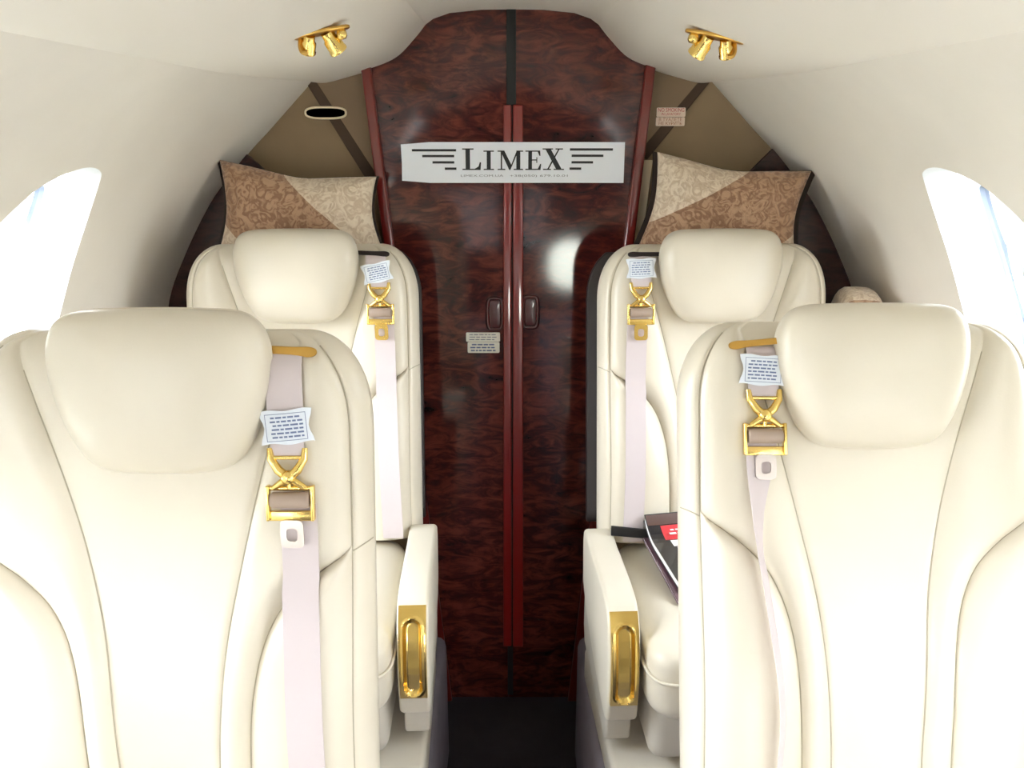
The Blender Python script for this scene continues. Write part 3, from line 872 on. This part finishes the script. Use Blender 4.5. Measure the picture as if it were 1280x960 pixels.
pillow('throw_pillow', 'brocade pillow with brown diagonal band standing behind the far left headrest',
       [(272, 200), (470, 221), (484, 322), (272, 330)], 2.115, .06, PM1, BROWNCLOTH, 'brocade pillows')
pillow('throw_pillow', 'brocade pillow with brown diagonal band and dark back behind the far right headrest',
       [(823, 190), (1016, 214), (992, 332), (788, 325)], 2.115, .06, PM2, BROWNCLOTH, 'brocade pillows', .12, 1.07)
# bolster pillow wedged on the right ledge, only its rounded top shows
t = thing('round_pillow', 'rounded beige pillow top peeking out behind the nearest right headrest by the wall', 'pillow', (.812, 1.975, .642), math.radians(80))
out = [Vector((.15 * math.copysign(abs(math.cos(a)) ** .8, math.cos(a)), .275 + .275 * math.copysign(abs(math.sin(a)) ** .6, math.sin(a)))) for a in [2 * PI * k / 56 for k in range(56)]]
V, Fc = pad(out, .060, .052, 4.5, 4.5)
PM3 = pillow_mat('brocade_round', 1, 1.6, (.2, .42))
obj('cover', ([Vector((v.x, -v.z, v.y)) for v in V], Fc), PM3, t, smooth=60)

# ------------------------------------------------------------------ reading lights on the overhead panels
def reading_light(px, py, side, label):
    Y = 1.50; p = at(px, py, Y)
    zs = interp(abs(p.x), [q[0] for q in psu_c], [q[1] for q in psu_c])
    t = thing('reading_light', label, 'light', (p.x, Y, zs), 0, 'gold reading lights')
    tilt = Matrix.Translation((0, 0, .0015)) @ Matrix.Rotation(side * .2, 4, 'Y')
    ovl = [Vector((.046 * math.cos(a) * (1 if abs(math.cos(a)) < .8 else 1.08), .022 * math.sin(a), 0)) for a in [2 * PI * k / 40 for k in range(40)]]
    obj('base_plate', xf(prism(ovl, (0, 0, -.006), .002), tilt), GOLDD, t, smooth=40)
    for u, v, l, r, ax in ((-.018 * -side, -.004, .030, .0125, .5), (.010 * -side, .000, .036, .0145, -.3)):
        Mx = tilt @ Matrix.Translation((u, v, -.004)) @ Matrix.Rotation(PI, 4, 'X') @ Matrix.Rotation(ax * side, 4, 'Y') @ Matrix.Rotation(.5, 4, 'X')
        hd = obj('lamp_head', lathe([(0, 0), (r * .75, 0), (r * .8, l * .3), (r, l * .4), (r, l * .85), (r * 1.08, l * .9), (r * 1.08, l), (r * .8, l), (r * .75, l * .9), (0, l * .9)], Mx, 20), GOLD, t, smooth=40)
    obj('knob', lathe([(0, 0), (.006, .001), (.0085, .006), (.0085, .012), (.006, .016), (0, .017)], tilt @ Matrix.Translation((.034 * -side, -.002, -.004)) @ Matrix.Rotation(PI, 4, 'X'), 16), GOLD, t, smooth=50)
    pts = [Vector((-.034 * -side, 0, -.004)), Vector((-.037 * -side, -.006, -.018)), Vector((-.034 * -side, -.012, -.028)), Vector((-.026 * -side, -.012, -.03))]
    obj('hook', xf(tube([tilt @ q for q in spline(pts, 5, False)], .0035, 8), Matrix()), GOLDD, t, smooth=50)
reading_light(401, 58, -1, 'gold twin reading light on the left overhead panel')
reading_light(893, 56, 1, 'gold twin reading light on the right overhead panel')

# ------------------------------------------------------------------ magazines and strap on the far right cushion
def magazine(label, loc, rz, w, l, th, cover, rolled=0):
    t = thing('magazine', label, 'magazine', loc, rz, 'magazines on the far right cushion')
    t.rotation_euler = (.11, 0, rz)
    def zc(y): return rolled * max(0, (y - l * .18) / (l * .32)) ** 2 * .03
    def slab(x0, x1, y0, y1, z0, z1):
        V, Fc = [], []; n = 16
        for i in range(n + 1):
            y = y0 + (y1 - y0) * i / n
            for x, z in ((x0, z0), (x1, z0), (x1, z1), (x0, z1)): V.append((x, y, z + zc(y)))
        for i in range(n):
            for k in range(4): Fc.append([i * 4 + k, i * 4 + (k + 1) % 4, i * 4 + 4 + (k + 1) % 4, i * 4 + 4 + k])
        Fc.append([0, 1, 2, 3]); Fc.append([n * 4 + k for k in range(4)])
        return V, Fc
    obj('cover', slab(-w / 2, w / 2, -l / 2, l / 2, th - .0012, th), cover, t)
    obj('pages', slab(-w / 2 + .002, w / 2 - .002, -l / 2 + .002, l / 2 - .002, .0012, th - .0012), PAGES, t)
    obj('back_cover', slab(-w / 2, w / 2, -l / 2, l / 2, 0, .0012), cover, t)
    if rolled:
        def patch(name, x0, x1, y0, y1, mat): obj(name, slab(x0, x1, y0, y1, th + .0003, th + .0006), mat, t)
        patch('brown_header', -w / 2 + .002, w / 2 - .002, l * .40, l / 2 - .002, BROWNPATCH)
        patch('red_masthead', -w / 2 + .03, w / 2 - .01, l * .22, l * .39, REDPATCH)
        patch('cover_photo', -w / 2 + .045, w / 2 - .01, -l * .30, l * .10, GREYPATCH)
        patch('white_box', -w / 2 + .04, -w / 2 + .09, l * .11, l * .21, PAGES)
        d = text_mesh('TRAVEL', .03, .0) if 0 else None
        bl = bars(2, .10, .03, PAGES, 'masthead_print', t, .45, 2)
        bl.rotation_euler = (-PI / 2, 0, 0); bl.location = (-w / 2 + .09, l * .305, th + .0022 + zc(l * .33))
    return t
CZ = .6225
magazine('red and black magazine lying on the far right cushion, upper of the two', (.420, 1.680, CZ + .029), .20, .20, .23, .016, COVERB, 1)
magazine('purple grey magazine lying under the red and black one on the cushion', (.416, 1.660, CZ + .015), .16, .20, .24, .007, COVERP, 0)
c = at(783, 661, 1.79)
tag(obj('strap', prism([Vector((.226, 1.762, .660)), Vector((.33, 1.757, .652)), Vector((.33, 1.757, .674)), Vector((.226, 1.762, .683))], (0, .006, 0), .001), STRAPM), 'short black strap lying across the far right cushion beside the magazines', 'strap')

# ------------------------------------------------------------------ forward end behind the viewpoint
ring2 = [(-.92, -.2), (-.92, 1.0), (-.85, 1.3), (-.72, 1.52), (-.575, 1.67), (-.2, 1.83), (.2, 1.83), (.575, 1.67), (.72, 1.52), (.85, 1.3), (.92, 1.0), (.92, -.2)]
hole = [(.47 + .20 * math.copysign(abs(math.cos(a)) ** .7, math.cos(a)), .60 + .175 * math.copysign(abs(math.sin(a)) ** .7, math.sin(a))) for a in [2 * PI * k / 36 for k in range(36)]]  # opening added out of view for a bright spot in the door reflection
bmw = prism([Vector((x, YF, z)) for x, z in ring2], (0, -.04, 0))
w = obj('wall_front', bmw, WALLWOOD)
cu = obj('cutter', prism([Vector((x, YF + .1, z)) for x, z in hole], (0, -.3, 0)), LINER)
md = w.modifiers.new('cut', 'BOOLEAN'); md.object = cu; md.solver = 'EXACT'
dg = bpy.context.evaluated_depsgraph_get(); dg.update()
me = bpy.data.meshes.new_from_object(w.evaluated_get(dg)); w.modifiers.clear(); w.data = me
bpy.data.objects.remove(cu); struct(w)
for i, (x0, x1) in enumerate(((-.88, -.10), (.07, .25))):
    p = obj('trim_%d' % (9 + i), prism([Vector((x, YF + .001, z)) for x, z in ((x0, .72), (x1, .72), (x1, 1.15), (x0, 1.15))], (0, .012, 0), .002), REVEAL); struct(p)  # added unseen panels that give the doors a pale reflected haze
    tag(p, ('wide', 'narrow')[i] + ' white reflector panel added on the forward bulkhead behind the viewpoint', 'trim')

# ------------------------------------------------------------------ light
wd = bpy.data.worlds.new('daylight'); SC.world = wd; wd.use_nodes = True
nt = wd.node_tree; bg = nt.nodes['Background']
tc = N(nt, 'ShaderNodeTexCoord'); sp = N(nt, 'ShaderNodeSeparateXYZ'); cr = N(nt, 'ShaderNodeValToRGB')
nt.links.new(tc.outputs['Generated'], sp.inputs[0])
mp = N(nt, 'ShaderNodeMapRange'); mp.inputs[1].default_value = -1; mp.inputs[2].default_value = 1
nt.links.new(sp.outputs['Z'], mp.inputs[0]); nt.links.new(mp.outputs[0], cr.inputs['Fac'])
e = cr.color_ramp.elements
e[0].position = 0; e[0].color = (.22, .25, .16, 1); e[1].position = 1; e[1].color = (.80, .90, 1, 1)
x = e.new(.42); x.color = (.32, .34, .30, 1); x = e.new(.49); x.color = (.46, .48, .46, 1); x = e.new(.51); x.color = (1, 1, 1, 1)
nt.links.new(cr.outputs['Color'], bg.inputs['Color'])
# overcast glare: brighter towards the sun side (-x) and over the apron ahead (-y)
gx = N(nt, 'ShaderNodeMapRange'); gx.inputs[1].default_value = -1; gx.inputs[2].default_value = 1; gx.inputs[3].default_value = 28; gx.inputs[4].default_value = 16
nt.links.new(sp.outputs['X'], gx.inputs[0])
gy = N(nt, 'ShaderNodeMapRange'); gy.inputs[1].default_value = -.90; gy.inputs[2].default_value = -1; gy.inputs[3].default_value = 1; gy.inputs[4].default_value = 3
nt.links.new(sp.outputs['Y'], gy.inputs[0])
gm = N(nt, 'ShaderNodeMath', operation='MULTIPLY'); nt.links.new(gx.outputs[0], gm.inputs[0]); nt.links.new(gy.outputs[0], gm.inputs[1])
nt.links.new(gm.outputs[0], bg.inputs['Strength'])
for sgn in (-1, 1):
    for k in range(5):
        li = bpy.data.lights.new('window_daylight', 'AREA'); li.shape = 'RECTANGLE'; li.size = .66; li.size_y = .50
        li.cycles.is_portal = True
        o = bpy.data.objects.new('window_daylight', li); COL.objects.link(o)
        o.location = (sgn * 1.03, 1.4 - PITCHW * k, 1.2)
        o.rotation_euler = (0, sgn * PI / 2, 0)

cam = bpy.data.cameras.new('camera'); co = bpy.data.objects.new('camera', cam); COL.objects.link(co)
co.location = (0, 0, CAMH); co.rotation_euler = (PI / 2 - PITCH, 0, 0)
cam.sensor_fit = 'HORIZONTAL'; cam.sensor_width = 36; cam.lens = 36 * F / 1280; cam.clip_start = .02
SC.camera = co
SC.cycles.use_denoising = True
SC.cycles.max_bounces = 10; SC.cycles.diffuse_bounces = 6; SC.cycles.glossy_bounces = 4
SC.cycles.sample_clamp_indirect = 12
vs = SC.view_settings
vs.view_transform = 'Standard'; vs.look = 'None'; vs.gamma = 1; vs.exposure = 0.33; vs.use_curve_mapping = False
